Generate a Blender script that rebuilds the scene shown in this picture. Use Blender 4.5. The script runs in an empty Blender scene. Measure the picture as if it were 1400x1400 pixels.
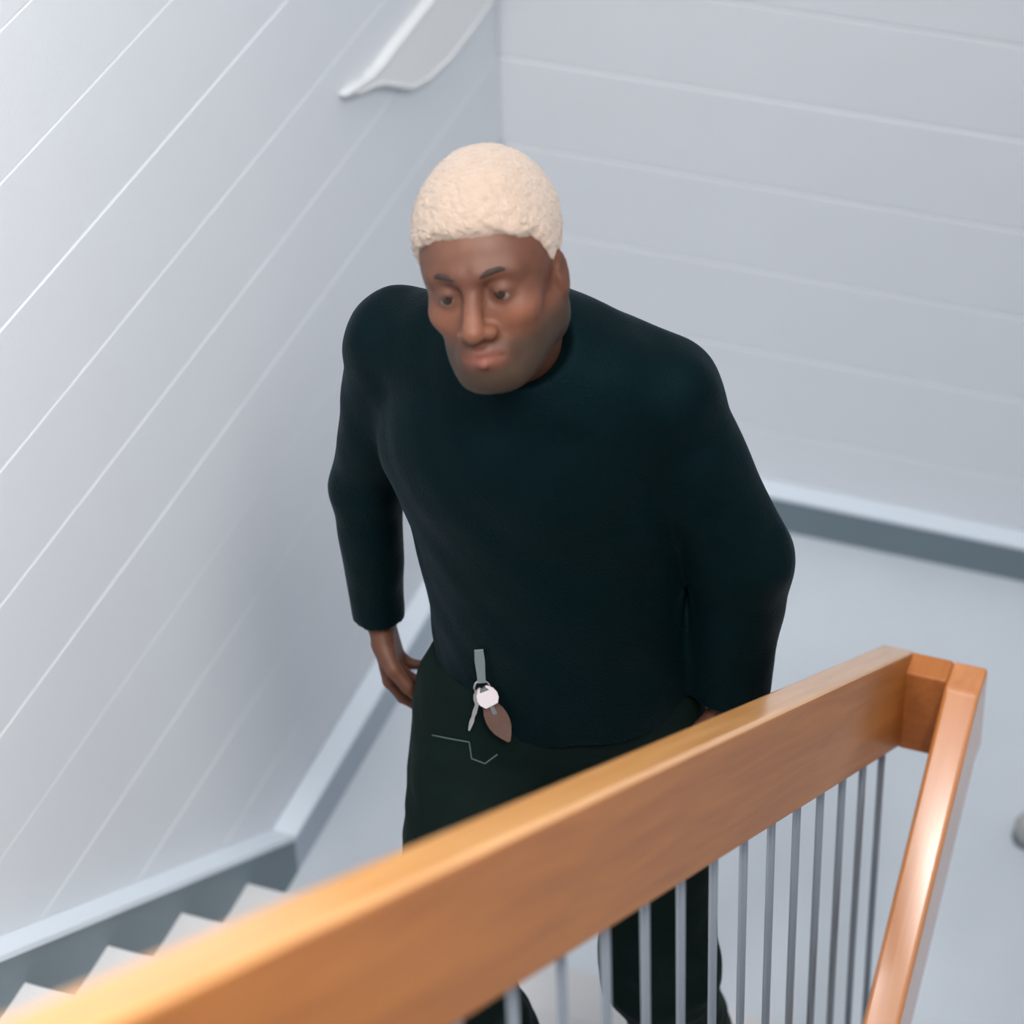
import bpy, bmesh, math, random
import numpy as np
from mathutils import Vector, Matrix
from mathutils.bvhtree import BVHTree
random.seed(4)
sc = bpy.context.scene
COL = sc.collection

# ------------------------------------------------------------------ camera
cam_d = bpy.data.cameras.new('camera')
cam = bpy.data.objects.new('camera', cam_d); COL.objects.link(cam)
cam.location = (1.923, -4.670, 4.017)
cam.rotation_euler = (math.radians(50.456), math.radians(2.144), math.radians(20.807))
cam_d.sensor_width = 36; cam_d.lens = 98.72
cam_d.clip_start = 0.05
cam_d.dof.use_dof = True
cam_d.dof.focus_distance = 3.72
cam_d.dof.aperture_fstop = 3.2
sc.camera = cam

# ------------------------------------------------------------------ light, exposure
w = bpy.data.worlds.new('world'); sc.world = w; w.use_nodes = True
w.node_tree.nodes['Background'].inputs[0].default_value = (0.80, 0.89, 1.0, 1)
w.node_tree.nodes['Background'].inputs[1].default_value = 0.36
sc.view_settings.view_transform = 'Standard'
sc.view_settings.look = 'None'
sc.view_settings.gamma = 1
sc.view_settings.use_curve_mapping = False
sc.view_settings.exposure = -0.46

def area(name, loc, aim, size, power, color=(1, 1, 1)):
    d = bpy.data.lights.new(name, 'AREA'); d.shape = 'RECTANGLE'; d.size, d.size_y = size
    d.energy = power; d.color = color
    o = bpy.data.objects.new(name, d); COL.objects.link(o)
    o.location = loc
    o.rotation_euler = (Vector(aim) - Vector(loc)).to_track_quat('-Z', 'Y').to_euler()
    return o
area('skylight', (1.2, -2.3, 6.4), (1.1, -2.2, 1.0), (2.2, 2.6), 95, (1.0, 0.985, 0.965))
wl = area('left_wall_fill', (2.64, -4.1, 5.0), (0.0, -2.6, 2.2), (1.2, 1.3), 92, (1.0, 0.98, 0.95))  # added fill, no window behind it; brightens the left wall
wl.data.spread = math.radians(72)

area('rail_highlight_light', (.58, -4.90, 6.0), (.50, -3.6, 2.0), (.9, .6), 130, (1.0, 0.98, 0.96))  # unseen light added for the lower board's highlight and the upper left wall

# ------------------------------------------------------------------ materials
def mat(name, col, rough=.6, noise=0, nscale=8, bump=0, bscale=60, **kw):
    m = bpy.data.materials.new(name); m.use_nodes = True
    nt = m.node_tree; b = nt.nodes['Principled BSDF']
    b.inputs['Base Color'].default_value = (*col, 1)
    b.inputs['Roughness'].default_value = rough
    for k, v in kw.items(): b.inputs[k.replace('_', ' ')].default_value = v
    tc = nt.nodes.new('ShaderNodeTexCoord')
    if noise:
        n = nt.nodes.new('ShaderNodeTexNoise'); n.inputs['Scale'].default_value = nscale; n.inputs['Detail'].default_value = 5
        r = nt.nodes.new('ShaderNodeMix'); r.data_type = 'RGBA'
        r.inputs[6].default_value = (*[c * (1 - noise) for c in col], 1)
        r.inputs[7].default_value = (*[min(1, c * (1 + noise)) for c in col], 1)
        nt.links.new(tc.outputs['Object'], n.inputs['Vector'])
        nt.links.new(n.outputs['Fac'], r.inputs[0]); nt.links.new(r.outputs[2], b.inputs['Base Color'])
    if bump:
        n = nt.nodes.new('ShaderNodeTexNoise'); n.inputs['Scale'].default_value = bscale; n.inputs['Detail'].default_value = 4
        bp = nt.nodes.new('ShaderNodeBump'); bp.inputs['Strength'].default_value = bump; bp.inputs['Distance'].default_value = .004
        nt.links.new(tc.outputs['Object'], n.inputs['Vector'])
        nt.links.new(n.outputs['Fac'], bp.inputs['Height']); nt.links.new(bp.outputs['Normal'], b.inputs['Normal'])
    return m

def wood_mat(name, dark, light, rough, coat, tilt, crough=.2):
    m = bpy.data.materials.new(name); m.use_nodes = True
    nt = m.node_tree; b = nt.nodes['Principled BSDF']
    tc = nt.nodes.new('ShaderNodeTexCoord'); mp = nt.nodes.new('ShaderNodeMapping')
    mp.inputs['Scale'].default_value = (26, 1.3, 26); mr = nt.nodes.new('ShaderNodeMapping'); mr.inputs['Rotation'].default_value = (tilt, 0, 0)
    n = nt.nodes.new('ShaderNodeTexNoise'); n.inputs['Scale'].default_value = 2.2; n.inputs['Detail'].default_value = 7; n.inputs['Distortion'].default_value = .6
    cr = nt.nodes.new('ShaderNodeValToRGB')
    cr.color_ramp.elements[0].position = .25; cr.color_ramp.elements[0].color = (*dark, 1)
    cr.color_ramp.elements[1].position = .78; cr.color_ramp.elements[1].color = (*light, 1)
    nt.links.new(tc.outputs['Object'], mr.inputs[0]); nt.links.new(mr.outputs[0], mp.inputs[0]); nt.links.new(mp.outputs[0], n.inputs['Vector'])
    nt.links.new(n.outputs['Fac'], cr.inputs[0]); nt.links.new(cr.outputs[0], b.inputs['Base Color'])
    b.inputs['Roughness'].default_value = rough; b.inputs['Specular IOR Level'].default_value = .3
    b.inputs['Coat Weight'].default_value = coat; b.inputs['Coat Roughness'].default_value = crough; b.inputs['Coat IOR'].default_value = 1.5
    return m

M = {}
M['wall'] = mat('painted_wall', (.680, .705, .740), .62, .03, 3, .15, 90)
M['floor'] = mat('landing_floor', (.60, .645, .70), .55, .05, 5, .1, 120)
M['step'] = mat('stair_step', (.63, .63, .64), .6, .06, 9, .2, 120)
M['ledge'] = mat('pale_ledge', (.70, .77, .84), .45, .02, 5)
M['skirt'] = mat('slate_skirting', (.15, .20, .23), .5, .06, 6)
M['skirt_pale'] = mat('pale_blue_skirting', (.42, .48, .55), .5, .05, 6)
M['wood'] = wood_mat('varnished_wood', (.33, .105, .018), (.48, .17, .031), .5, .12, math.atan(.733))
M['wood_lit_top'] = wood_mat('varnished_wood_lit_top', (.66, .29, .075), (.84, .44, .16), .34, 1.0, math.atan(.733), .22)  # same rail wood, its colour lightened to paint in light from above
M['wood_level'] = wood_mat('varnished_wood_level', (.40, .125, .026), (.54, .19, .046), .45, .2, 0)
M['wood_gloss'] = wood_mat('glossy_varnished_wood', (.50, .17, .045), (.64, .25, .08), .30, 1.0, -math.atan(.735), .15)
M['steel'] = mat('grey_steel', (.26, .29, .33), .35, Metallic=.5)
M['white'] = mat('white_paint', (.74, .75, .76), .5)
M['sweater'] = mat('sweater_knit', (.0006, .0042, .0048), .6, .15, 30, .35, 260, Specular_IOR_Level=.12, Specular_Tint=(.35, .8, 1, 1), Sheen_Weight=.05, Sheen_Roughness=.35, Sheen_Tint=(.10, .34, .50, 1))
M['trouser'] = mat('trouser_cotton', (.0010, .0065, .0052), .8, .2, 14, .3, 200, Specular_IOR_Level=.12, Sheen_Weight=.03, Sheen_Roughness=.4, Sheen_Tint=(.12, .34, .30, 1))
M['seam'] = mat('seam_thread', (.05, .085, .075), .8)
M['hair'] = mat('bleached_hair', (.43, .325, .255), .8, .14, 70, .8, 300, Sheen_Weight=.3)
M['brow'] = mat('dark_brow', (.025, .014, .010), .8)
M['shoe'] = mat('shoe_leather', (.02, .02, .022), .5)
M['eye'] = mat('eye_white', (.17, .135, .11), .3)
M['iris'] = mat('eye_iris', (.02, .01, .006), .15)
M['metal'] = mat('key_metal', (.65, .65, .62), .25, Metallic=1.0)
M['tag'] = mat('pale_tag', (.62, .56, .58), .5)
M['strap'] = mat('grey_strap', (.16, .20, .20), .8)
M['leather'] = mat('brown_leather', (.10, .055, .04), .5, .4, 60)
M['rubber'] = mat('grey_rubber', (.42, .42, .41), .7)

def skin_mat():
    m = bpy.data.materials.new('skin'); m.use_nodes = True
    nt = m.node_tree; b = nt.nodes['Principled BSDF']
    a = nt.nodes.new('ShaderNodeVertexColor'); a.layer_name = 'Col'
    tc = nt.nodes.new('ShaderNodeTexCoord')
    n = nt.nodes.new('ShaderNodeTexNoise'); n.inputs['Scale'].default_value = 60; n.inputs['Detail'].default_value = 4
    mx = nt.nodes.new('ShaderNodeMix'); mx.data_type = 'RGBA'; mx.blend_type = 'MULTIPLY'; mx.inputs[0].default_value = .35
    nt.links.new(tc.outputs['Object'], n.inputs['Vector'])
    nt.links.new(a.outputs['Color'], mx.inputs[6]); nt.links.new(n.outputs['Fac'], mx.inputs[7])
    nt.links.new(mx.outputs[2], b.inputs['Base Color'])
    b.inputs['Roughness'].default_value = .55; b.inputs['Specular IOR Level'].default_value = .35
    b.inputs['Subsurface Weight'].default_value = .08
    b.inputs['Subsurface Radius'].default_value = (.012, .005, .003)
    return m
M['skin'] = skin_mat()

# ------------------------------------------------------------------ helpers
def link(name, me, m, parent=None, smooth=False):
    o = bpy.data.objects.new(name, me); COL.objects.link(o)
    if m: me.materials.append(m)
    if parent: o.parent = parent
    if smooth:
        for p in me.polygons: p.use_smooth = True
    return o
def tag(o, label, cat, group=None):
    o['label'] = label; o['category'] = cat
    if group: o['group'] = group
    return o
def struct(o): o['kind'] = 'structure'; return o
def empty(name, loc=(0, 0, 0)):
    o = bpy.data.objects.new(name, None); COL.objects.link(o); o.location = loc; o.empty_display_size = .1
    return o
def box_me(x0, x1, y0, y1, z0, z1, bev=0):
    bm = bmesh.new()
    vs = [bm.verts.new((x, y, z)) for x in (x0, x1) for y in (y0, y1) for z in (z0, z1)]
    for f in ((0, 1, 3, 2), (4, 6, 7, 5), (0, 4, 5, 1), (2, 3, 7, 6), (0, 2, 6, 4), (1, 5, 7, 3)): bm.faces.new([vs[i] for i in f])
    bmesh.ops.recalc_face_normals(bm, faces=bm.faces)
    if bev: bmesh.ops.bevel(bm, geom=list(bm.edges), offset=bev, segments=3, profile=.5, affect='EDGES')
    me = bpy.data.meshes.new('m'); bm.to_mesh(me); bm.free(); return me
def prism_me(pts, axis, a, b, bev=0, seg=3):
    """pts: outline in the two other axes; extruded along axis from a to b"""
    bm = bmesh.new()
    def P(u, v, t):
        return {'x': (t, u, v), 'y': (u, t, v), 'z': (u, v, t)}[axis]
    A = [bm.verts.new(P(u, v, a)) for u, v in pts]; B = [bm.verts.new(P(u, v, b)) for u, v in pts]
    n = len(pts)
    bm.faces.new(A); bm.faces.new(B[::-1])
    for i in range(n): bm.faces.new([A[i], B[i], B[(i + 1) % n], A[(i + 1) % n]])
    bmesh.ops.recalc_face_normals(bm, faces=bm.faces)
    if bev: bmesh.ops.bevel(bm, geom=list(bm.edges), offset=bev, segments=seg, profile=.5, affect='EDGES')
    me = bpy.data.meshes.new('m'); bm.to_mesh(me); bm.free(); return me
def tube_me(pts, r, n=10, closed=False):
    bm = bmesh.new(); pts = [Vector(p) for p in pts]; rings = []
    N = len(pts); rr = r if hasattr(r, '__len__') else [r] * N
    for i, p in enumerate(pts):
        a = pts[(i - 1) % N] if (i or closed) else p; b = pts[(i + 1) % N] if (i < N - 1 or closed) else p
        t = (b - a).normalized(); q = t.to_track_quat('Z', 'X')
        rings.append([bm.verts.new(p + q @ Vector((rr[i] * math.cos(2 * math.pi * k / n), rr[i] * math.sin(2 * math.pi * k / n), 0))) for k in range(n)])
    for i in range(N if closed else N - 1):
        A, B = rings[i], rings[(i + 1) % N]
        for k in range(n): bm.faces.new([A[k], A[(k + 1) % n], B[(k + 1) % n], B[k]])
    if not closed: bm.faces.new(rings[0][::-1]); bm.faces.new(rings[-1])
    bmesh.ops.recalc_face_normals(bm, faces=bm.faces)
    me = bpy.data.meshes.new('m'); bm.to_mesh(me); bm.free(); return me

# ------------------------------------------------------------------ the stairwell
YS, RI, GO = -1.540, 0.1670, 0.2380        # edge of the landing, riser, going
ZC, HC = 0.6551, 0.2075                    # one board joint height, board height
W1 = 1.195                                 # width of the rising flight
XR = 2.72                                  # right wall
YN, ZB, ZT = -5.2, -2.4, 5.8

def board_wall(name, side):
    if side == 'left': wall = link(name, box_me(-.14, -.014, YN, 0.14, ZB, ZT), M['wall'])
    else: wall = link(name, box_me(0.0, XR, .014, .14, ZB, ZT), M['wall'])
    struct(wall)
    k0 = math.ceil((ZB - ZC) / HC); k1 = int((ZT - ZC) / HC)
    # cross section of one board: flat face, bevelled lower lip, V joint above
    g = .0042
    cs = [(-.014, .0004), (0.0, .0012), (0.0, HC - (.0075 if side != 'left' else .0048)), (-.0055 if side != 'left' else -.0032, HC - .0008), (-.014, HC - .0004)]
    me = None
    for k in range(k0, k1):
        if me is None:
            if side == 'left': me = prism_me([(d, z) for d, z in cs], 'y', YN, 0.0)
            else: me = prism_me([(-d, z) for d, z in cs], 'x', 0.0, XR)
            me.materials.append(M['wall'])
        o = bpy.data.objects.new('wall_board', me); COL.objects.link(o); o.parent = wall
        o.location = (random.uniform(-.0012, 0) if side == 'left' else 0, random.uniform(0, .0012) if side != 'left' else 0, ZC + k * HC)
    return wall
board_wall('wall_left', 'left')
board_wall('wall_back', 'back')
struct(link('wall_right', box_me(XR, XR + .14, YN, .14, ZB, ZT), M['wall']))

floor = struct(link('floor', box_me(0, XR, YS, 0, -.16, 0), M['floor']))

# baseboards: slate face with a pale ledge on top
def skirting(name, me_face, me_top, m=None):
    f = struct(link(name, me_face, m or M['skirt']))
    t = link('ledge', me_top, M['ledge'], f)
    return f
SH, ST = .102, .048
YB = -1.335
skirting('baseboard_back', box_me(ST, XR, -ST, 0, 0, SH - .012), box_me(ST, XR, -ST - .004, 0, SH - .012, SH, .003))
skirting('baseboard_left', box_me(0, ST, YB, 0, 0, SH - .012), box_me(0, ST + .004, YB, 0, SH - .012, SH, .003), M['skirt_pale'])
def slope_band(lo, hi, y0, y1, z0):
    k = -RI / GO
    return [(y0, z0 + lo), (y1, z0 + lo + (y1 - y0) * k), (y1, z0 + hi + (y1 - y0) * k), (y0, z0 + hi)]
Y14 = YS - 13 * GO
zz = SH - .012; GS = .710; YB = -1.335
zt_ = zz + (YB - Y14) * GS
f = struct(link('trim_1', prism_me([(YB, 0), (YB, zz), (Y14, zt_), (Y14, zt_ - .4), (YS - .12, -.12), (YS + .001, -.12), (YS + .001, 0)], 'x', 0, ST), M['skirt']))
link('ledge', prism_me([(YB, zz), (YB, zz + .013), (Y14, zt_ + .013), (Y14, zt_)], 'x', 0, ST + .004), M['ledge'], f)

# rising flight
fl = struct(link('trim_2', prism_me([(YS - .05, -.4), (YS - .05, -.02), (Y14, -.06 + 13 * RI - .0), (Y14, 13 * RI - .42)], 'x', .02, W1 - .02), M['floor']))
for k in range(13):
    y = YS - k * GO
    st = empty('stair_step', (0, y, RI * k)); struct(st)
    link('riser', box_me(ST - .006, W1, -.03, -.0, -.03, RI - .035), M['step'], st)
    link('tread', box_me(ST - .006, W1, -GO - .03, .012, RI - .035, RI, .006), M['step'], st)
# outer string of the rising flight
tr = struct(link('trim_3', prism_me(slope_band(-.27, .045, YS - .0, Y14, RI * .3), 'x', W1 + .002, W1 + .04, .003), M['ledge']))
# falling flight
for k in range(9):
    y = YS - k * GO
    st = empty('stair_step', (0, y, -RI * (k + 1))); struct(st)
    link('riser', box_me(1.40, XR, -.03, 0, 0, RI - .001), M['step'], st)
    link('tread', box_me(1.40, XR, -GO - .012, 0, -.035, 0, .006), M['step'], st)
tr = struct(link('trim_4', prism_me([(YS, -.30), (YS, .045), (YS - 9 * GO, .045 - 9 * RI), (YS - 9 * GO, -.30 - 9 * RI)], 'x', 1.36, 1.397, .003), M['ledge']))

# ------------------------------------------------------------------ the timber handrail
rail = empty('stair_handrail', (1.235, -1.51, 0))
tag(rail, 'orange varnished timber handrail with deep side board sloping down and turning the corner', 'handrail')
def rpart(name, me, m, parent=None, **k):
    me.transform(Matrix.Translation(-Vector(rail.location)))
    return link(name, me, m, parent or rail, **k)
XF, XN = 1.209, 1.261
G1 = .733; Y0, Z0 = -1.486, 1.066
def zt(y): return Z0 + (Y0 - y) * G1
D = .195
up = prism_me([(Y0, Z0), (-4.85, zt(-4.85)), (-4.85, zt(-4.85) - D), (Y0 - .02, Z0 - D + .012), (Y0, Z0 - D + .02)], 'x', XF, XN, .007)
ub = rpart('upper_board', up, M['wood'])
ub.data.materials.append(M['wood_lit_top'])
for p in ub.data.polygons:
    if p.normal.z > .55: p.material_index = 1  # upward faces get the wood with painted-in brightness
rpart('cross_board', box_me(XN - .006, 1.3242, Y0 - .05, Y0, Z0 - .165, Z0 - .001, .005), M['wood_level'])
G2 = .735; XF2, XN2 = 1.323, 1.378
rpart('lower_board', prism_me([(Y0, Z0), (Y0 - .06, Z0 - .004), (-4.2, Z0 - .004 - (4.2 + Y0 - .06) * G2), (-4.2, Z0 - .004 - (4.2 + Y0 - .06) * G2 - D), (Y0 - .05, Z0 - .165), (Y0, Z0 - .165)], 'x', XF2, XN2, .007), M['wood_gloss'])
rpart('newel', box_me(1.209, 1.261, -4.85, -4.79, 13 * RI - .4, zt(-4.8) - D, .004), M['wood'])
# steel balusters, one mesh each
y = -1.545
i = 0
while y > -4.7:
    ztop = zt(y) - D + .01
    zb = RI * .3 + .045 + (YS - y) * RI / GO - .03
    me = tube_me([(1.2335, y, zb), (1.2335, y, ztop)], .0058, 10)
    rpart('baluster', me, M['steel'], smooth=True)
    y -= .127

# white fitting on the left wall near the corner
outl = [(-.764, 1.416), (-.70, 1.405), (-.655, 1.392), (-.60, 1.388), (-.532, 1.391), (-.354, 1.391), (-.05, 1.391), (-.05, 1.236), (-.186, 1.230), (-.303, 1.232), (-.40, 1.246), (-.48, 1.272), (-.547, 1.315), (-.60, 1.350), (-.65, 1.374), (-.70, 1.390)]
fit = empty('wall_cover', (0, -.35, 1.32))
tag(fit, 'white raised cover with pointed curling end on left wall above the man', 'wall cover')
me = prism_me(outl, 'x', -.002, .020, .004); me.transform(Matrix.Translation((0, .35, -1.32))); link('plate', me, M['white'], fit)
me = tube_me([(.0185, a, b) for a, b in outl], [.002] + [.005] * (len(outl) - 2) + [.003], 8, True)
me.transform(Matrix.Translation((0, .35, -1.32))); link('rim', me, M['white'], fit, smooth=True)

# doorstop
ds = empty('door_stop', (1.372, -.790, 0)); tag(ds, 'small rounded grey rubber stop on the landing floor at right edge', 'door stop')
prof = [(.001, .062), (.014, .060), (.026, .052), (.033, .038), (.034, .022), (.030, .010), (.031, .0)]
bm = bmesh.new(); rings = [[bm.verts.new((r * math.cos(t * math.pi / 12), r * math.sin(t * math.pi / 12), z)) for t in range(24)] for r, z in prof]
for a, b in zip(rings, rings[1:]):
    for t in range(24): bm.faces.new([a[t], b[t], b[(t + 1) % 24], a[(t + 1) % 24]])
bm.faces.new(rings[0]); bm.faces.new(rings[-1][::-1]); bmesh.ops.recalc_face_normals(bm, faces=bm.faces)
me = bpy.data.meshes.new('m'); bm.to_mesh(me); bm.free(); link('rubber_cap', me, M['rubber'], ds, smooth=True)
me = tube_me([(0, 0, 0), (0, 0, .006)], .037, 24); link('base_ring', me, M['steel'], ds)

# ------------------------------------------------------------------ implicit surface modeller
def V(*a): return np.array(a, float)
def smin(a, b, k): 
    h = np.clip(.5 + .5 * (b - a) / k, 0, 1); return b + (a - b) * h - k * h * (1 - h)
def smax(a, b, k): return -smin(-a, -b, k)
def cap(p, a, b, ra, rb):
    a, b = np.asarray(a, float), np.asarray(b, float)
    ab = b - a; t = np.clip(((p - a) @ ab) / (ab @ ab), 0, 1)
    return np.linalg.norm(p - a - t[:, None] * ab, axis=1) - (ra + (rb - ra) * t)
def ecap(p, a, b, ra, rb, n, s):
    """tapered capsule flattened by factor s along unit axis n"""
    a, b, n = [np.asarray(v, float) for v in (a, b, n)]; n = n / np.linalg.norm(n)
    def sq(v): return v + (v @ n)[..., None] * n * (1 / s - 1)
    return cap(sq(p - a), V(0, 0, 0), sq((b - a)[None])[0], ra, rb) * (.5 + .5 * s)
def ell(p, c, r, F=None):
    q = p - np.asarray(c, float)
    if F is not None: q = q @ F.T
    r = np.asarray(r, float)
    k0 = np.linalg.norm(q / r, axis=1); k1 = np.linalg.norm(q / (r * r), axis=1) + 1e-9
    return k0 * (k0 - 1) / k1
def surface(fn, lo, hi, h, smooth=0):
    """sparse evaluation + surface nets -> verts, quads"""
    lo, hi = np.asarray(lo, float), np.asarray(hi, float)
    F = 4; nc = np.ceil((hi - lo) / (h * F)).astype(int) + 1
    g = np.stack(np.meshgrid(*[lo[i] + (np.arange(nc[i]) + .5) * h * F for i in range(3)], indexing='ij'), -1).reshape(-1, 3)
    dc = np.concatenate([fn(c) for c in np.array_split(g, max(1, len(g) // 400000))]).reshape(nc)
    n = nc * F
    big = np.repeat(np.repeat(np.repeat(np.where(dc > 0, 1., -1.), F, 0), F, 1), F, 2).astype(np.float32)
    m = np.argwhere(np.abs(dc) < h * F * 1.6)
    off = np.stack(np.meshgrid(*[np.arange(F)] * 3, indexing='ij'), -1).reshape(-1, 3)
    idx = (m[:, None, :] * F + off[None]).reshape(-1, 3)
    for ch in np.array_split(idx, max(1, len(idx) // 400000)):
        big[ch[:, 0], ch[:, 1], ch[:, 2]] = fn(lo + (ch + .5) * h)
    S = big < 0
    cnt = np.zeros(np.array(n) - 1, np.int8)
    for a in (0, 1):
        for b in (0, 1):
            for c in (0, 1): cnt += S[a:n[0] - 1 + a, b:n[1] - 1 + b, c:n[2] - 1 + c]
    act = (cnt > 0) & (cnt < 8); ids = -np.ones(act.shape, np.int32)
    cells = np.argwhere(act); ids[act] = np.arange(len(cells))
    acc = np.zeros((len(cells), 3)); wt = np.zeros(len(cells))
    cor = [(a, b, c) for a in (0, 1) for b in (0, 1) for c in (0, 1)]
    for i, A in enumerate(cor):
        for B in cor[i + 1:]:
            if sum(abs(x - y_) for x, y_ in zip(A, B)) != 1: continue
            da = big[tuple((cells + A).T)]; db = big[tuple((cells + B).T)]
            x = (da < 0) != (db < 0); t = np.where(x, da / np.where(x, da - db, 1), 0)
            acc += np.where(x[:, None], np.array(A) + t[:, None] * (np.array(B) - np.array(A)), 0); wt += x
    vts = lo + (cells + acc / wt[:, None] + .5) * h
    quads = []
    for ax in range(3):
        s0 = [slice(None)] * 3; s1 = [slice(None)] * 3; s0[ax] = slice(0, -1); s1[ax] = slice(1, None)
        u, v = [(1, 2), (2, 0), (0, 1)][ax]
        e = np.argwhere(S[tuple(s0)] != S[tuple(s1)])
        e = e[(e[:, u] > 0) & (e[:, v] > 0) & (e[:, u] < n[u] - 1) & (e[:, v] < n[v] - 1)]
        du = np.zeros(3, int); du[u] = 1; dv = np.zeros(3, int); dv[v] = 1
        q = np.stack([ids[tuple((e - du - dv).T)], ids[tuple((e - dv).T)], ids[tuple(e.T)], ids[tuple((e - du).T)]], 1)
        fl_ = ~S[tuple(e.T)]; q[fl_] = q[fl_][:, ::-1]
        quads.append(q)
    q = np.concatenate(quads); q = q[(q >= 0).all(1)]
    for _ in range(smooth):
        acc = np.zeros_like(vts); wt = np.zeros(len(vts))
        for a, b in ((0, 1), (1, 2), (2, 3), (3, 0)):
            np.add.at(acc, q[:, a], vts[q[:, b]]); np.add.at(wt, q[:, a], 1)
            np.add.at(acc, q[:, b], vts[q[:, a]]); np.add.at(wt, q[:, b], 1)
        vts = vts * .5 + .5 * acc / np.maximum(wt, 1)[:, None]
    return vts, q
def mesh_np(vts, q):
    me = bpy.data.meshes.new('m')
    me.vertices.add(len(vts)); me.vertices.foreach_set('co', vts.astype(np.float32).ravel())
    me.loops.add(q.size); me.loops.foreach_set('vertex_index', q.astype(np.int32).ravel())
    me.polygons.add(len(q)); me.polygons.foreach_set('loop_start', np.arange(0, q.size, 4, dtype=np.int32))
    me.polygons.foreach_set('loop_total', np.full(len(q), 4, np.int32))
    me.polygons.foreach_set('use_smooth', np.ones(len(q), bool))
    me.update(calc_edges=True); me.validate(); return me
def wob(p, f, s=0.):
    x, y_, z = (p * f).T
    return (np.sin(x * 1.3 + 1.7 * np.sin(y_ * .9 + s)) * np.sin(y_ * 1.1 + 1.3 * np.sin(z * 1.2 + s)) + .6 * np.sin(z * 2.1 + x * 1.4 + s * 2) * np.sin(y_ * 2.3 - x + s)) / 1.6

# ------------------------------------------------------------------ the man
# head frame (rows: his left, face forward, up)
RT = V(.934, .355, -.037); UP = V(-.199, .605, .771); TO = V(.296, -.712, .636)
def rot(v, k, a):
    k = k / np.linalg.norm(k); return v * math.cos(a) + np.cross(k, v) * math.sin(a) + k * (k @ v) * (1 - math.cos(a))
hx, hy, hz = RT, TO, UP
a = math.radians(18)                      # turned towards the left wall
hx, hy = rot(hx, hz, -a), rot(hy, hz, -a)
a = math.radians(5)                       # head tilted over
hx, hz = rot(hx, hy, a), rot(hz, hy, a)
a = math.radians(19)                      # chin down
hy, hz = rot(hy, hx, a), rot(hz, hx, a)
if hy @ UP > 0: pass
HC0 = V(.838, -2.080, 2.070)
HS = 1.055
HF = np.stack([hx, hy, hz])
def head_local(p): return ((p - HC0) @ HF.T) / HS
def head_world(q): return HC0 + (np.asarray(q, float) * HS) @ HF

def head_sdf(p):
    q = head_local(p)
    ax = np.stack([np.abs(q[:, 0]), q[:, 1], q[:, 2]], 1)
    d = ell(q, (0, -.012, .040), (.077, .097, .083))                       # cranium
    d = smin(d, ell(q, (0, .030, .020), (.066, .058, .075)), .03)           # forehead / mid face
    d = smin(d, ell(q, (0, .034, -.050), (.054, .052, .062)), .03)          # lower face
    d = smin(d, cap(ax, (.052, -.004, -.055), (.022, .062, -.094), .020, .020), .03)   # jaw
    d = smin(d, ell(ax, (.050, -.018, -.040), (.026, .032, .040)), .02)
    d = smin(d, ell(q, (0, .072, -.098), (.022, .018, .018)), .018)         # chin
    d = smin(d, ell(ax, (.043, .058, -.022), (.021, .018, .018)), .022)     # cheekbone
    d = smin(d, cap(ax, (.010, .089, .024), (.046, .071, .024), .010, .009), .014)     # brow
    d = smax(d, -ell(ax, (.032, .094, .003), (.021, .018, .0135)), .012)    # socket
    d = smin(d, ell(ax, (.0315, .0740, .003), (.0152, .0158, .0150)), .005) # lids
    d = smax(d, -ell(ax, (.0315, .0890, -.0010), (.0120, .008, .0025)), .002) # lid slit
    d = smin(d, cap(q, (0, .088, .010), (0, .112, -.036), .0085, .0125), .010)          # nose
    d = smin(d, ell(ax, (.0145, .096, -.040), (.0105, .0125, .009)), .006)  # wings
    d = smax(d, -ell(ax, (.0075, .103, -.0485), (.0042, .006, .004)), .003) # nostrils
    d = smin(d, ell(q, (0, .078, -.066), (.032, .018, .020)), .012)         # muzzle
    d = smin(d, ecap(ax, (.003, .0945, -.0625), (.020, .0845, -.0665), .0065, .0035, (0, 0, 1), .8), .004)   # upper lip
    d = smin(d, ecap(ax, (.000, .0945, -.0765), (.017, .0850, -.0725), .0078, .0035, (0, 0, 1), .8), .004)   # lower lip
    d = smax(d, -cap(ax, (0, .104, -.0695), (.022, .0890, -.0695), .0022, .0016), .002)
    ear = ell(ax, (.0775, -.010, -.006), (.0080, .017, .028))
    ear = smax(ear, -ell(ax, (.0865, -.006, -.002), (.0065, .011, .019)), .004)
    d = smin(d, ear, .006)
    return d * HS

J = dict(neck=V(.807, -1.954, 1.90), chest=V(.816, -1.957, 1.70), pelv=V(.845, -1.938, 1.301),
         rs=V(.630, -1.930, 1.826), re=V(.568, -1.933, 1.562), rw=V(.572, -1.940, 1.325),
         ls=V(.985, -1.895, 1.790), le=V(1.100, -1.884, 1.534), lw=V(1.090, -1.905, 1.300),
         rh=V(.765, -1.975, 1.250), lh=V(.935, -1.918, 1.241),
         rk=V(.790, -2.250, .94), ra=V(.840, -2.130, .585), lk=V(1.022, -2.02, .82), la=V(1.035, -1.86, .415))
TX = J['ls'] - J['rs']; TX[2] *= .6; TX /= np.linalg.norm(TX)
TZ = J['neck'] - J['pelv']; TZ /= np.linalg.norm(TZ)
TY = np.cross(TX, TZ); TY /= np.linalg.norm(TY)      # out of the chest or the back
if TY @ TO < 0: TY = -TY
TF = np.stack([TX, TY, TZ])

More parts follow.
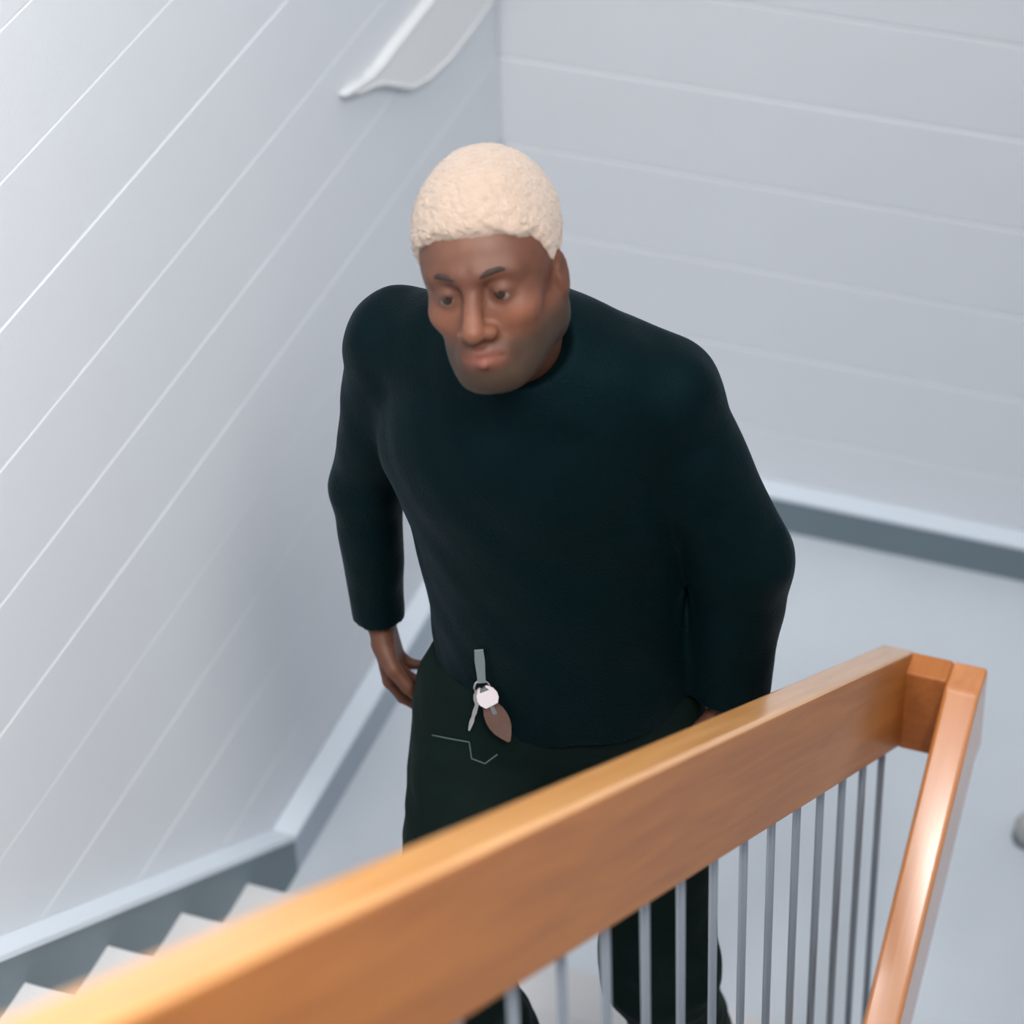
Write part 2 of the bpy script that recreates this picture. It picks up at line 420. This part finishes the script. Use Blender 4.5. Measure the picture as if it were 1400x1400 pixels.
def hand_bones(wrist, fdir, side, palm_n, curl, thumb_side):
    """list of (a, b, ra, rb): palm edge and five fingers. side = unit vector to the thumb."""
    fdir = fdir / np.linalg.norm(fdir); side = side - fdir * (side @ fdir); side /= np.linalg.norm(side)
    nn = palm_n - fdir * (palm_n @ fdir) - side * (palm_n @ side); nn /= np.linalg.norm(nn)
    B = []
    L = [.074, .083, .077, .060]
    for i in range(4):
        off = side * (.030 - .0205 * i)
        base = wrist + fdir * (.088 - .004 * abs(i - 1)) + off
        B.append((wrist + fdir * .012 + off * .55, base, .0145, .0115, 'palm'))
        a_ = base; d_ = fdir.copy(); ln = L[i]
        for k, fr in enumerate((.45, .31, .24)):
            ang = math.radians(curl[k] + 5 * i)
            axis = np.cross(fdir, nn); d_ = rot(d_, axis, ang)
            b_ = a_ + d_ * ln * fr
            r0 = (.0098, .0088, .0080)[k] - .0006 * (i == 3); r1 = (.0088, .0080, .0070)[k] - .0006 * (i == 3)
            B.append((a_, b_, r0, r1, 'finger')); a_ = b_
    t0 = wrist + fdir * .022 + side * .022
    t1 = t0 + (fdir * .55 + side * .62 + nn * .35) * .045
    t2 = t1 + (fdir * .78 + side * .25 + nn * .5) * .034
    t3 = t2 + (fdir * .85 - side * .05 + nn * .5) * .027
    B += [(t0, t1, .0155, .0125, 'palm'), (t1, t2, .0118, .0100, 'finger'), (t2, t3, .0100, .0082, 'finger')]
    return B
R_dir = V(.16, -.03, -1.0); L_dir = V(-.12, -.08, -1.0)
RHB = hand_bones(J['rw'] + V(.004, 0, -.01), R_dir, V(.25, -1, 0), V(1, .2, 0), (22, 26, 20), 1)
LHB = hand_bones(J['lw'] + V(-.004, 0, -.01), L_dir, V(-.25, -1, 0), V(-1, .2, 0), (26, 30, 24), -1)

def hand_sdf(p, HB, d):
    pal = None
    for a, b, ra, rb, kd in HB:
        if kd == 'palm':
            c = cap(p, a, b, ra, rb); pal = c if pal is None else smin(pal, c, .010)
    for a, b, ra, rb, kd in HB:
        if kd == 'finger': pal = smin(pal, cap(p, a, b, ra, rb), .003)
    return smin(d, pal, .012)

def body_sdf(p):
    d = head_sdf(p)
    nk = head_world((0, -.030, -.060)); nk2 = J['neck'] - V(0, 0, .02)
    d = smin(d, cap(p, nk, nk2, .058, .066), .03)
    d = smin(d, ell(p, J['chest'] + TZ * .03, (.150, .100, .150), TF), .05)
    d = smin(d, cap(p, J['rs'], J['ls'], .045, .045), .05)
    d = smin(d, ecap(p, J['chest'], J['pelv'], .125, .120, TY, .72), .06)
    for s in 'rl':
        d = smin(d, cap(p, J[s + 's'], J[s + 'e'], .046, .036), .03)
        d = smin(d, cap(p, J[s + 'e'], J[s + 'w'], .038, .024), .02)
        d = smin(d, cap(p, J[s + 'h'], J[s + 'k'], .078, .050), .04)
        d = smin(d, cap(p, J[s + 'k'], J[s + 'a'], .050, .034), .03)
        d = smin(d, cap(p, J[s + 'a'], J[s + 'a'] + V(-.02 if s == 'r' else .02, -.15, -.055), .032, .022), .02)
    d = hand_sdf(p, RHB, d); d = hand_sdf(p, LHB, d)
    return d

man = empty('person', (.90, -2.0, .327))
tag(man, 'man with bleached buzz cut in dark teal sweater and trousers climbing the stairs', 'person')
ML = Matrix.Translation(-Vector(man.location))
vts, q = surface(body_sdf, (.42, -2.42, .27), (1.24, -1.68, 2.24), .0042, 1)
me = mesh_np(vts, q)
hl = head_local(vts); X, Y_, Z = hl.T
base = np.array([.120, .045, .025]); col = np.tile(base, (len(vts), 1))
def blend(c, wgt): 
    global col
    wgt = np.clip(wgt, 0, 1)[:, None]; col = col * (1 - wgt) + np.array(c) * wgt
near = np.linalg.norm(hl, axis=1) < .2
g = lambda c, r: np.exp(-(((hl - np.array(c)) / np.array(r)) ** 2).sum(1)) * near
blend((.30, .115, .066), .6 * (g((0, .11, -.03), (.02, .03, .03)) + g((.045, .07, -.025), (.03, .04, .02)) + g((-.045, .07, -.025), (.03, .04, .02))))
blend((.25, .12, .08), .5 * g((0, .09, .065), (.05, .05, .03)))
# short beard and moustache
bd = np.clip((-.048 - Z + .35 * np.clip(.06 - Y_, 0, .1)) / .016, 0, 1) * (Z > -.16) * (Y_ > -.035) * near
bd *= 1 - np.clip(g((0, .095, -.069), (.024, .03, .0125)) * 2, 0, 1)
blend((.035, .022, .012), .9 * bd)
blend((.24, .08, .06), 1.0 * g((0, .095, -.070), (.022, .02, .010)))
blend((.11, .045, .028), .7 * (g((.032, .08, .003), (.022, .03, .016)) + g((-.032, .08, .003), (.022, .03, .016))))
for HB in (RHB, LHB):      # nails
    for i in (3, 7, 11, 15, 18):
        a_, b_, *_ = HB[i if i < 18 else -1]
        dd = np.linalg.norm(vts - (np.asarray(b_) ), axis=1)
        blend((.45, .25, .19), .5 * np.exp(-(dd / .008) ** 2))
ca = me.color_attributes.new('Col', 'FLOAT_COLOR', 'POINT')
ca.data.foreach_set('color', np.concatenate([col, np.ones((len(col), 1))], 1).astype(np.float32).ravel())
me.transform(ML); link('body', me, M['skin'], man)

# eyes
for s in (-1, 1):
    c = head_world((s * .0315, .0745, .001))
    bm = bmesh.new(); bmesh.ops.create_uvsphere(bm, u_segments=24, v_segments=16, radius=.0132 * HS)
    m_ = bpy.data.meshes.new('m'); bm.to_mesh(m_); bm.free(); m_.transform(ML @ Matrix.Translation(Vector(c)))
    e = link('eye', m_, M['eye'], man, smooth=True)
    c2 = head_world((s * .0315, .0745 + .0122, .001)); 
    bm = bmesh.new(); bmesh.ops.create_uvsphere(bm, u_segments=20, v_segments=12, radius=.0066 * HS)
    m_ = bpy.data.meshes.new('m'); bm.to_mesh(m_)
    bm.free()
    R3 = Matrix(((hx[0], hy[0], hz[0]), (hx[1], hy[1], hz[1]), (hx[2], hy[2], hz[2]))).to_4x4()
    m_.transform(ML @ Matrix.Translation(Vector(c2)) @ R3 @ Matrix.Diagonal((1, .34, 1, 1)))
    link('iris', m_, M['iris'], e, smooth=True)
    pts = [head_world(v) for v in ((s * .013, .0965, .0225), (s * .024, .0945, .0275), (s * .036, .0885, .0290), (s * .049, .0755, .0245))]
    m_ = tube_me(pts, [.0022, .0036, .0034, .0018], 8); m_.transform(ML); link('eyebrow', m_, M['brow'], man, smooth=True)

# hair: a cropped cap grown from the skull
def hair_sdf(p):
    q = head_local(p)
    d = ell(q, (0, -.014, .056), (.0825, .1040, .0960))
    d = smin(d, ell(q, (0, .026, .042), (.0700, .062, .0850)), .03)
    ax_ = np.abs(q[:, 0])
    line = .066 - .55 * np.clip(ax_ - .035, 0, .03)                      # front hairline height
    side = np.clip((.045 - q[:, 1]) / .03, 0, 1)
    line = line * (1 - side) + side * (.004 - .35 * np.clip(-q[:, 1], 0, .1)) + .002 * wob(p, 150, .4)
    t = np.clip((line + .016 - q[:, 2]) / .030, 0, 1)
    d = d + .026 * t ** 1.5
    d = d - .0016 * (wob(p, 210, 1.) + .8 * wob(p, 340, 2.) + .7 * wob(p[:, [1, 2, 0]], 470, 3.)) * (1 - .5 * t)
    return smax(d, line - .018 - q[:, 2], .003)
hv, hq = surface(hair_sdf, HC0 - .17, HC0 + .17, .0022, 0)
me = mesh_np(hv, hq); me.transform(ML); link('hair', me, M['hair'], man)

# sweater
def folds(p, amp): return amp * (wob(p, 17, .3) * .6 + wob(p, 34, 1.1) * .4)
def sweater_sdf(p):
    d = ell(p, J['chest'] + TZ * .045 - TX * .005, (.185, .128, .175), TF)
    d = smin(d, ecap(p, J['chest'] - TZ * .02 + TX * .008, J['pelv'] + TZ * .02 + TX * .012, .176, .180, TY, .78), .05)
    d = smin(d, cap(p, J['rs'], J['neck'] - TZ * .035 - TX * .02, .066, .082), .04)
    d = smin(d, cap(p, J['ls'] + V(0, 0, .006), J['neck'] - TZ * .035 + TX * .03, .078, .092), .04)
    d = smin(d, cap(p, J['chest'] + TX * .10 - TZ * .05, J['pelv'] + TX * .095 + TZ * .06, .085, .080), .03)
    arms = 9 + 0 * d
    for s, r0, r1, r2 in (('r', .066, .050, .039), ('l', .076, .068, .056)):
        wr = J[s + 'w'] + (J[s + 'w'] - J[s + 'e']) * -.02
        ar = smin(cap(p, J[s + 's'], J[s + 'e'], r0, r1), cap(p, J[s + 'e'], wr, r1 + .001, r2), .02)
        cf = smin(ar, cap(p, wr - (wr - J[s + 'e']) * .12, wr, r2 - .002, r2 - .002), .004)
        arms = np.minimum(arms, cf)
    d = smin(d, arms, .022)
    d = d + folds(p, .0055)
    # hem, cuffs, neckline
    d = smax(d, -((p - (J['pelv'] - TZ * .055)) @ TZ) * 1.0 - 9 * (np.minimum((p - J['rs']) @ TX, -(p - J['ls']) @ TX) < -.0), .004) if False else d
    hem = (J['pelv'] - TZ * .02) - 0
    inside = (np.abs((p - J['pelv']) @ TX) < .165)
    d = np.where(inside & ((p - hem) @ TZ < .02), np.maximum(d, -((p - hem) @ TZ)), d)
    for s in 'rl':
        ax_ = J[s + 'w'] - J[s + 'e']; ax_ /= np.linalg.norm(ax_)
        nearw = np.linalg.norm(p - J[s + 'w'], axis=1) < .12
        nearx = ((p - J[s + 'w']) @ TX * (1 if s == 'r' else -1)) < .06
        d = np.where(nearw & nearx, np.maximum(d, (p - J[s + 'w']) @ ax_ + .004), d)
    nt_ = J['neck'] + TZ * .045 + TY * .0
    nd = (head_world((0, -.03, -.06)) - J['neck']); nd /= np.linalg.norm(nd)
    col_ = ell(p, J['neck'] + nd * .095, (.082, .082, .082))
    d = smax(d, -col_, .008)
    return d
sv, sq_ = surface(sweater_sdf, (.42, -2.2, 1.18), (1.26, -1.66, 2.12), .0055, 2)
me = mesh_np(sv, sq_); me.transform(ML); sweater = link('sweater', me, M['sweater'], man)
# collar rib
nd = (head_world((0, -.03, -.06)) - J['neck']); nd /= np.linalg.norm(nd)
u = np.cross(nd, V(0, 1, 0)); u /= np.linalg.norm(u); v_ = np.cross(nd, u)
pts = [J['neck'] + nd * .018 + u * math.cos(t) * .070 + v_ * math.sin(t) * .074 for t in np.linspace(0, 2 * math.pi, 40, endpoint=False)]
me = tube_me([tuple(x) for x in pts], .0085, 10, True); me.transform(ML); link('collar', me, M['sweater'], sweater, smooth=True)

# trousers
def trouser_sdf(p):
    d = ecap(p, J['rh'] + V(.01, .0, .02), J['lh'] + V(-.01, 0, .02), .118, .118, TY, .98)
    d = smin(d, ecap(p, J['pelv'] + TZ * .03, J['pelv'] - TZ * .05, .162, .168, TY, .74), .03)
    for s in 'rl':
        k, a_ = J[s + 'k'], J[s + 'a']
        o = V(-.012, 0, 0) if s == 'r' else V(.012, 0, 0)
        leg = smin(cap(p, J[s + 'h'] + o, k + o * .3, .108, .084), cap(p, k, a_ + V(0, 0, .02), .082, .066), .03)
        leg = leg + folds(p, .007) + .003 * wob(p * V(1, 1, 2.2), 26, 2.2)
        d = smin(d, leg, .018)
    d = smax(d, ((p - (J['pelv'] + TZ * .06)) @ TZ), .004)
    fl2 = np.where((p[:, 0] + p[:, 1] * -.25) < 1.42, 0, 0)
    for s in 'rl':
        nearf = (np.abs(p[:, 0] - J[s + 'a'][0]) < .095)
        d = np.where(nearf & (p[:, 2] < J[s + 'a'][2] + .3), np.maximum(d, (J[s + 'a'][2] - .03) - p[:, 2]), d)
    return d
tv, tq = surface(trouser_sdf, (.56, -2.42, .34), (1.22, -1.68, 1.42), .006, 2)
tme = mesh_np(tv, tq)
bvh_t = BVHTree.FromPolygons([tuple(x) for x in tv], [tuple(x) for x in tq])
bvh_s = BVHTree.FromPolygons([tuple(x) for x in sv], [tuple(x) for x in sq_])
tme.transform(ML); trousers = link('trousers', tme, M['trouser'], man)
def on_cloth(pts, bvh, lift=.001):
    out = []
    for p in pts:
        loc, nrm, _, _ = bvh.find_nearest(Vector(p)); n_ = (Vector(p) - loc)
        out.append(loc + (nrm if nrm.dot(Vector(TO)) > 0 else nrm * 1.0) * lift)
    return out

# shoes
for s, gz in (('r', 3 * RI), ('l', 2 * RI)):
    A = J[s + 'a']; fx = -.02 if s == 'r' else .02
    toe = V(A[0] + fx, A[1] - .165, gz + .038); heel = V(A[0] - fx * .3, A[1] + .035, gz + .042)
    def shoe_sdf(p, A=A, toe=toe, heel=heel, gz=gz):
        d = smin(ecap(p, heel, toe, .043, .046, (0, 0, 1), .9), cap(p, (A + heel) / 2 + V(0, 0, .02), A + V(0, -.01, .0), .046, .042), .03)
        d = smin(d, ecap(p, toe + V(0, .05, 0), toe, .048, .046, (0, 0, 1), .8), .02)
        return smax(d, (gz + .001) - p[:, 2], .004)
    lo = np.minimum(toe, heel) - .09; hi = np.maximum(toe, heel) + .12
    a1, b1 = surface(shoe_sdf, lo, hi, .005, 1)
    me = mesh_np(a1, b1); me.transform(ML); link('shoe', me, M['shoe'], man)

# ------------------------------------------------------------------ keys on the belt

def kpt(*p):          # a point lying on the front of the clothes nearest to p
    best = None
    for b in (bvh_t, bvh_s):
        h = b.ray_cast(Vector(p) + Vector(TO) * .3, -Vector(TO))
        if h[0] is not None and (best is None or h[3] < best[1]): best = (h[0], h[3], h[1])
    return best[0] if best else Vector(p)
P0 = kpt(.770, -2.038, 1.409); P1 = kpt(.788, -2.076, 1.364); P2 = kpt(.830, -2.104, 1.320)
to = Vector(TO)
keys = empty('key_ring', tuple(P1 + to * .012))
tag(keys, 'bunch of keys with pale tag and brown leather fob at the hip', 'keys')
KL = Matrix.Translation(-Vector(keys.location))
def kpart(name, me, m, parent=keys, smooth=False):
    me.transform(KL); return link(name, me, m, parent, smooth=smooth)
def blade(a, b, prof_, th, n_=None):
    """flat piece from a to b with half-widths prof_, thickness th, facing TO"""
    a, b = Vector(a), Vector(b); d = b - a; s_ = d.cross(to).normalized(); nn = s_.cross(d).normalized()
    if nn.dot(to) < 0: nn = -nn
    bm = bmesh.new(); top = []; bot = []
    N = len(prof_)
    L_ = [(a + d * i / (N - 1) + s_ * w_) for i, w_ in enumerate(prof_)] + [(a + d * i / (N - 1) - s_ * w_) for i, w_ in reversed(list(enumerate(prof_)))]
    A = [bm.verts.new(p + nn * th) for p in L_]; B = [bm.verts.new(p) for p in L_]
    bm.faces.new(A); bm.faces.new(B[::-1])
    for i in range(len(A)): bm.faces.new([A[i], B[i], B[(i + 1) % len(A)], A[(i + 1) % len(A)]])
    bmesh.ops.recalc_face_normals(bm, faces=bm.faces)
    me = bpy.data.meshes.new('m'); bm.to_mesh(me); bm.free(); return me
lift = to * .018
kpart('strap', blade(P0 + lift * .5, P1.lerp(P0, .25) + lift, [.006, .007, .006, .0055], .003), M['strap'])
c = P1 + lift + (P0 - P1) * .12
e1 = (P0 - P1).normalized(); e2 = e1.cross(to).normalized()
kpart('ring', tube_me([tuple(c + e1 * .014 * math.cos(t) + e2 * .011 * math.sin(t)) for t in np.linspace(0, 6.2832, 20, endpoint=False)], .0016, 8, True), M['metal'], smooth=True)
kpart('tag', blade(c + to * .003, c + (P2 - P1) * .42 + to * .004, [.007, .013, .015, .014, .009], .003), M['tag'])
F0 = P1.lerp(P2, .18) + lift; F1 = P2 + (P2 - P1) * .16 + lift
kpart('leather_fob', blade(F0, F1, [.006, .011, .0145, .016, .0155, .013, .008, .002], .004), M['leather'])
def make_key(a, b):
    k = kpart('key', blade(a, Vector(a).lerp(Vector(b), .38), [.004, .0075, .0085, .007, .003], .0022), M['metal'])
    return kpart('key_blade', blade(Vector(a).lerp(Vector(b), .34), b, [.0026, .0026, .0032, .0022, .0032, .0024, .0012], .0018), M['metal'], k)
make_key(tuple(c + to * .004), tuple(kpt(.782, -2.119, 1.325) + to * .008))
make_key(tuple(c + to * .005), tuple(P2.lerp(P1, .1) + to * .016))

# stitched pocket edge on the trouser front
def seam(pts):
    o = []
    for a, b in zip(pts, pts[1:]):
        for t in np.linspace(0, 1, 7)[:-1]:
            h = kpt(*(np.array(a) * (1 - t) + np.array(b) * t)); o.append(tuple(h + to * .001))
    o.append(tuple(kpt(*pts[-1]) + to * .001))
    me = tube_me(o, .0011, 6); me.transform(ML); link('pocket_seam', me, M['seam'], trousers, smooth=True)
seam([(.735, -2.144, 1.318), (.786, -2.131, 1.312), (.792, -2.14, 1.290), (.812, -2.14, 1.286), (.828, -2.132, 1.301)])
